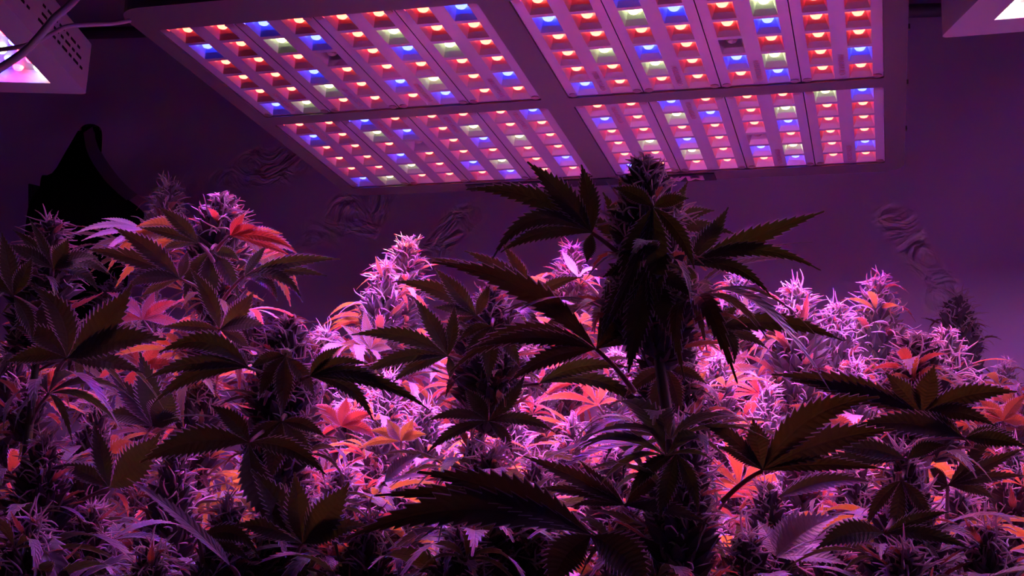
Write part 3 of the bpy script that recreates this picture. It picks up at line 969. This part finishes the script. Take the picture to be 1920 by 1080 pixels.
leaf('F', 1.04, (922, 612), (925, 600, 1.08), 40, [(872, 690, -.01, 6, 1.), (915, 715, -.01, 0, 1.2), (975, 690, 0, 6, 1.), (860, 640, 0, 8, .8)], nup=.35)
leaf('E', .97, (88, 560), (92, 550, 1.0), 46, [(30, 640, -.01, 8, 1.), (75, 668, -.01, 0, 1.2), (150, 640, 0, 6, 1.)], nup=.35)
leaf('D', 1.19, (395, 470), (405, 460, 1.22), 42, [(345, 560, -.01, 8, 1.), (390, 590, -.01, 0, 1.2), (448, 560, 0, 6, 1.), (450, 490, 0, 6, .8)], mat=M_SHADED, nup=.35)
leaf('l5', .90, (1268, 850), (1275, 835, .93), 40, [(1180, 930, -.01, 12, 1.), (1235, 975, -.01, 0, 1.2), (1310, 960, 0, 6, 1.)], nup=.35)
leaf('l6', .93, (1690, 900), (1695, 885, .96), 34, [(1625, 990, -.01, 10, 1.), (1675, 1030, -.01, 0, 1.2), (1750, 990, 0, 6, 1.)], nup=.35)
# long veined leaves to the left of it
leaf('F', 1.06, (893, 592), (935, 640, 1.10), 44, [(738, 528, -.02, 16, 1.), (815, 503, -.02, 2, 1.), (918, 535, 0, 0, .7), (812, 577, -.02, 4, .7), (846, 612, 0, 4, .6)], nup=.3)
leaf('F', 1.02, (840, 668), (905, 700, 1.10), 46, [(658, 628, -.02, 18, 1.), (774, 556, -.02, 4, 1.), (852, 570, 0, -2, .75), (672, 708, -.03, 18, .9), (736, 718, -.02, 10, .8), (842, 712, .01, 4, .5)], nup=.35)
leaf('F', 1.08, (1000, 560), (940, 600, 1.10), 42, [(870, 470, -.02, 10, 1.), (800, 482, -.02, 10, .9), (940, 455, 0, 4, .8), (1090, 520, 0, 8, .8)], nup=.3)
leaf('F', 1.05, (915, 790), (915, 720, 1.10), 44, [(872, 728, 0, 2, 1.), (800, 790, -.02, 14, .7), (800, 850, -.02, 12, .7), (1040, 810, -.02, 14, .8), (985, 700, 0, -8, .8), (960, 850, 0, 8, .7)], nup=.3)
leaf('F', 1.05, (1010, 720), (930, 740, 1.10), 48, [(1180, 690, -.02, 18, .9), (1225, 790, -.03, 40, .8), (1100, 690, .02, 6, .8)], nup=.3)
# tall pink-tipped plant
leaf('D', 1.12, (337, 523), (400, 560, 1.17), 46, [(212, 426, -.02, 8, 1.1), (158, 467, -.03, 10, 1.), (234, 541, -.03, 12, .85), (262, 560, 0, 6, .6), (352, 470, .01, 0, .6)], nup=.35)
leaf('D', 1.12, (458, 518), (420, 560, 1.17), 44, [(638, 486, -.02, 10, .85), (614, 518, -.02, 10, .85), (568, 567, -.03, 26, .75), (520, 565, -.03, 16, .7), (500, 460, .02, 2, .6)], nup=.35)
leaf('D', 1.10, (412, 618), (400, 640, 1.17), 46, [(356, 503, 0, 8, .9), (476, 546, -.02, -6, 1.1), (505, 618, -.03, 10, .9), (300, 614, 0, 4, .7), (470, 660, 0, 6, .7)], nup=.3)
leaf('D', 1.12, (372, 456), (400, 490, 1.17), 40, [(296, 388, -.01, 4, 1.), (262, 427, -.02, 4, .8), (300, 470, 0, 6, .7)], nup=.35)
leaf('D', 1.14, (432, 442), (405, 470, 1.17), 38, [(490, 430, 0, 6, .8), (552, 468, -.01, 12, .8), (548, 482, 0, 6, .6), (460, 400, 0, 2, .7)], nup=.35)
leaf('D', 1.26, (352, 440), (400, 480, 1.19), 44, [(255, 425, 0, 12, .9), (200, 512, 0, 34, .8), (216, 540, .0, 18, .8), (222, 458, .0, 10, .8), (300, 405, .02, 4, .7)], nup=.35)
leaf('D', 1.28, (445, 450), (415, 480, 1.19), 44, [(556, 475, 0, 14, 1.), (530, 438, 0, 4, .9), (560, 545, 0, 22, .8), (545, 575, 0, 20, .8)], nup=.35)
leaf('G', 1.5, (268, 432), (316, 450, 1.62), 21, [(136, 440, -.05, 14, .9), (152, 452, -.06, 8, .8), (190, 484, -.05, 10, .7), (190, 410, .0, 6, .7)], mat=M_PALE, nup=.5)
# far left
leaf('E', .98, (100, 504), (95, 540, 1.02), 46, [(22, 430, 0, 6, .6), (128, 447, -.02, -2, 1.), (184, 483, -.02, 8, 1.), (204, 515, -.02, 16, .7), (184, 546, -.02, 16, .7), (8, 458, -.02, 4, .8), (55, 410, 0, 2, .5)], nup=.35)
leaf('E', .92, (125, 672), (105, 700, 1.0), 60, [(58, 536, -.01, 26, 1.), (248, 532, -.03, -12, 1.35), (312, 637, -.04, 14, 1.25), (26, 612, 0, 12, .9), (270, 700, -.02, 8, .8), (10, 680, 0, 10, .8)], nup=.3)
leaf('E', .90, (25, 555), (90, 600, 1.0), 46, [(3, 436, 0, 2, 1.), (62, 480, 0, 0, .8), (-60, 520, 0, 8, .9), (60, 640, 0, 8, .8)], nup=.35)
leaf('m14', 1.10, (285, 800), (250, 860, 1.2), 56, [(205, 700, 0, 4, .9), (262, 660, 0, 4, 1.1), (320, 732, 0, -6, 1.3), (190, 782, 0, 12, .9), (340, 790, 0, 8, .8)], nup=.3)
leaf('l2', .98, (205, 915), (120, 960, .96), 74, [(300, 812, -.02, -6, 1.2), (175, 790, 0, 0, .6), (110, 870, 0, 6, .6)], nup=.3)
# short dark plant
leaf('C', .93, (466, 690), (520, 720, .98), 56, [(297, 662, -.02, 34, 1.), (272, 712, -.02, 20, .8), (285, 760, -.02, 24, .8), (360, 640, .0, 8, .7), (400, 655, .02, 8, .7)], nup=.35)
leaf('C', .94, (580, 706), (545, 730, .98), 48, [(690, 682, 0, 12, .8), (752, 745, -.02, 26, .8), (806, 770, -.03, 24, .8), (700, 790, -.02, 24, .8), (640, 650, 0, 6, .7)], nup=.35)
leaf('C', .90, (467, 830), (515, 800, .97), 62, [(262, 868, -.03, 20, 1.2), (395, 760, 0, 8, .8), (545, 1000, -.02, -22, 1.2), (610, 890, -.02, 18, .8)], nup=.3)
leaf('l8', .90, (567, 1020), (550, 1060, .98), 66, [(470, 880, -.02, 6, 1.1), (552, 885, -.02, 0, 1.), (655, 905, -.02, -4, 1.3), (690, 985, -.02, 10, 1.), (440, 985, 0, 12, .9)], nup=.3)
# big drooping leaf at the bottom centre
leaf('l1', .80, (1110, 1004), (1140, 1075, .86), 76, [(645, 1012, -.05, 52, 1.35), (782, 885, -.02, 20, 1.25), (700, 930, -.02, 30, 1.0), (1035, 1110, -.02, 18, 1.3), (1215, 1110, 0, 14, 1.4)], nup=.5)
leaf('l5', .92, (1172, 948), (1240, 930, .95), 46, [(980, 855, -.02, 6, 1.), (1086, 862, 0, -2, .7), (998, 918, -.02, 12, .7), (1070, 950, 0, 8, .6), (1330, 985, -.03, 12, .9), (1260, 880, 0, 4, .8)], nup=.35)
# right front
leaf('B', .90, (1430, 882), (1355, 940, .92), 66, [(1412, 786, 0, 0, 1.1), (1650, 745, -.02, 34, 1.2), (1678, 806, -.02, 16, 1.15), (1660, 880, -.03, 10, .6), (1345, 838, 0, 8, .6), (1280, 772, -.02, 14, .6)], nup=.35)
leaf('B', .95, (1727, 776), (1715, 800, .98), 56, [(1445, 702, -.02, 16, 1.), (1480, 712, -.02, 6, .9), (1660, 698, 0, 2, 1.), (1752, 684, 0, 0, 1.1), (1908, 735, -.02, 14, 1.), (1868, 800, -.03, 14, .8), (1800, 830, 0, 14, .7)], nup=.35)
leaf('B', .93, (1808, 822), (1720, 830, .98), 52, [(1598, 800, -.02, 16, 1.2), (1925, 838, -.02, 6, .9), (1900, 812, 0, 4, .8), (1700, 770, 0, 4, .8)], nup=.4)
leaf('B', .92, (1700, 862), (1700, 880, .98), 54, [(1556, 842, -.02, 10, .9), (1500, 878, -.03, 10, .8), (1775, 835, 0, 8, .7)], nup=.35)
leaf('m29', 1.12, (1777, 910), (1775, 990, 1.2), 38, [(1922, 840, 0, 2, .9), (1866, 938, 0, 10, .9), (1925, 892, 0, 6, .8), (1868, 792, .0, -6, .9), (1735, 912, 0, 0, .8), (1740, 870, 0, 0, .7)], nup=.25)
leaf('m28', 1.10, (1455, 935), (1430, 960, 1.17), 44, [(1640, 905, -.03, 16, 1.), (1600, 890, 0, 12, .7), (1420, 900, 0, 0, .9)], nup=.4)
leaf('l6', .90, (1660, 1000), (1690, 960, .95), 50, [(1530, 1030, -.02, 14, 1.3), (1820, 1030, -.02, 12, .8), (1780, 960, 0, 6, .7)], nup=.4)
# red lit fan leaves under the light
leaf('K', 1.62, (1352, 705), (1352, 760, 1.7), 34, [(1338, 642, 0, 0, 1.), (1300, 680, 0, 4, 1.), (1402, 655, .02, -4, 1.), (1425, 692, 0, 8, .8), (1290, 712, 0, 6, .8), (1410, 715, 0, 4, .7)], nup=.1)
leaf('H', 1.70, (695, 655), (697, 720, 1.8), 26, [(640, 610, 0, 4, 1.), (682, 580, 0, 0, 1.), (740, 628, 0, 4, 1.), (640, 645, 0, 6, .8), (735, 655, 0, 4, .8)], nup=.1)
leaf('m9', 1.30, (752, 828), (752, 880, 1.4), 32, [(725, 785, 0, 0, 1.), (692, 808, 0, 8, .8), (775, 785, 0, 0, 1.), (800, 815, 0, 6, .8), (675, 840, 0, 8, .7)], nup=.1)
leaf('K', 1.75, (1385, 640), (1384, 690, 1.86), 28, [(1402, 540, 0, 0, .9), (1300, 590, 0, 6, .8), (1475, 580, 0, 8, .8), (1340, 570, 0, 0, .8)], nup=.1)
leaf('m13', 1.45, (268, 600), (300, 650, 1.55), 30, [(200, 548, 0, 8, 1.), (335, 565, 0, 6, 1.), (192, 622, 0, 14, .9), (290, 545, 0, 0, .9), (352, 625, 0, 12, .8)], nup=.15)
leaf('m12', 1.24, (262, 690), (330, 740, 1.26), 34, [(212, 645, 0, 8, 1.), (305, 640, 0, 0, 1.), (345, 700, 0, 12, .9), (182, 715, 0, 14, .9), (235, 752, 0, 8, .7)], nup=.15)
leaf('m15', 1.24, (75, 722), (40, 760, 1.24), 34, [(8, 700, 0, 10, 1.), (145, 705, 0, 10, 1.), (10, 765, 0, 14, .8), (130, 762, 0, 12, .8), (62, 668, 0, 0, .9)], nup=.15)
leaf('m11', 1.30, (640, 800), (580, 840, 1.3), 34, [(590, 760, 0, 4, 1.), (700, 775, 0, 6, 1.), (600, 830, 0, 6, .8), (705, 825, 0, 12, .9), (650, 745, 0, 0, 1.)], nup=.15)
leaf('m22', 1.33, (1540, 790), (1510, 850, 1.38), 32, [(1480, 760, 0, 6, 1.), (1590, 760, 0, 4, 1.), (1470, 810, 0, 10, .9), (1610, 815, 0, 12, .9), (1535, 735, 0, 0, .9)], nup=.15)
leaf('m21', 1.24, (1880, 790), (1890, 850, 1.3), 34, [(1815, 800, 0, 10, 1.), (1835, 750, 0, 4, 1.), (1925, 740, 0, 4, 1.), (1930, 800, 0, 8, .9)], nup=.15)
leaf('m18', 1.36, (1290, 740), (1300, 790, 1.42), 30, [(1235, 725, 0, 8, 1.), (1270, 690, 0, 2, 1.), (1325, 695, 0, 0, 1.), (1350, 745, 0, 10, .9)], nup=.15)
# pale leaves
leaf('m25', 1.04, (720, 905), (700, 935, 1.28), 44, [(790, 852, 0, 6, 1.1), (800, 890, -.02, 2, .6)], mat=M_PALE, nup=.9, label='pale upturned leaf')
leaf('m28', .97, (1455, 1045), (1440, 1075, 1.15), 96, [(1572, 968, 0, 10, 1.1), (1500, 952, .02, 6, .55), (1600, 1010, .02, 8, .7), (1420, 975, .02, 4, .5), (1590, 1060, -.02, 8, .6)], mat=M_PALE, nup=1.0, label='broad pale leaf lying face up')
leaf('l4', .84, (432, 1062), (450, 1090, .9), 30, [(237, 896, 0, 10, 1.1), (330, 985, .02, 14, .8)], mat=M_PALE, nup=.7, label='pale twisted leaf')
leaf('l4', .92, (372, 1010), (380, 1060, .95), 44, [(484, 1040, 0, 26, 1.0), (470, 1052, 0, 8, .8)], nup=.2)
leaf('J', 1.62, (1085, 520), (1120, 550, 1.8), 24, [(1052, 468, 0, 0, .9), (1120, 505, -.02, 6, .9)], mat=M_PALE, nup=.7)
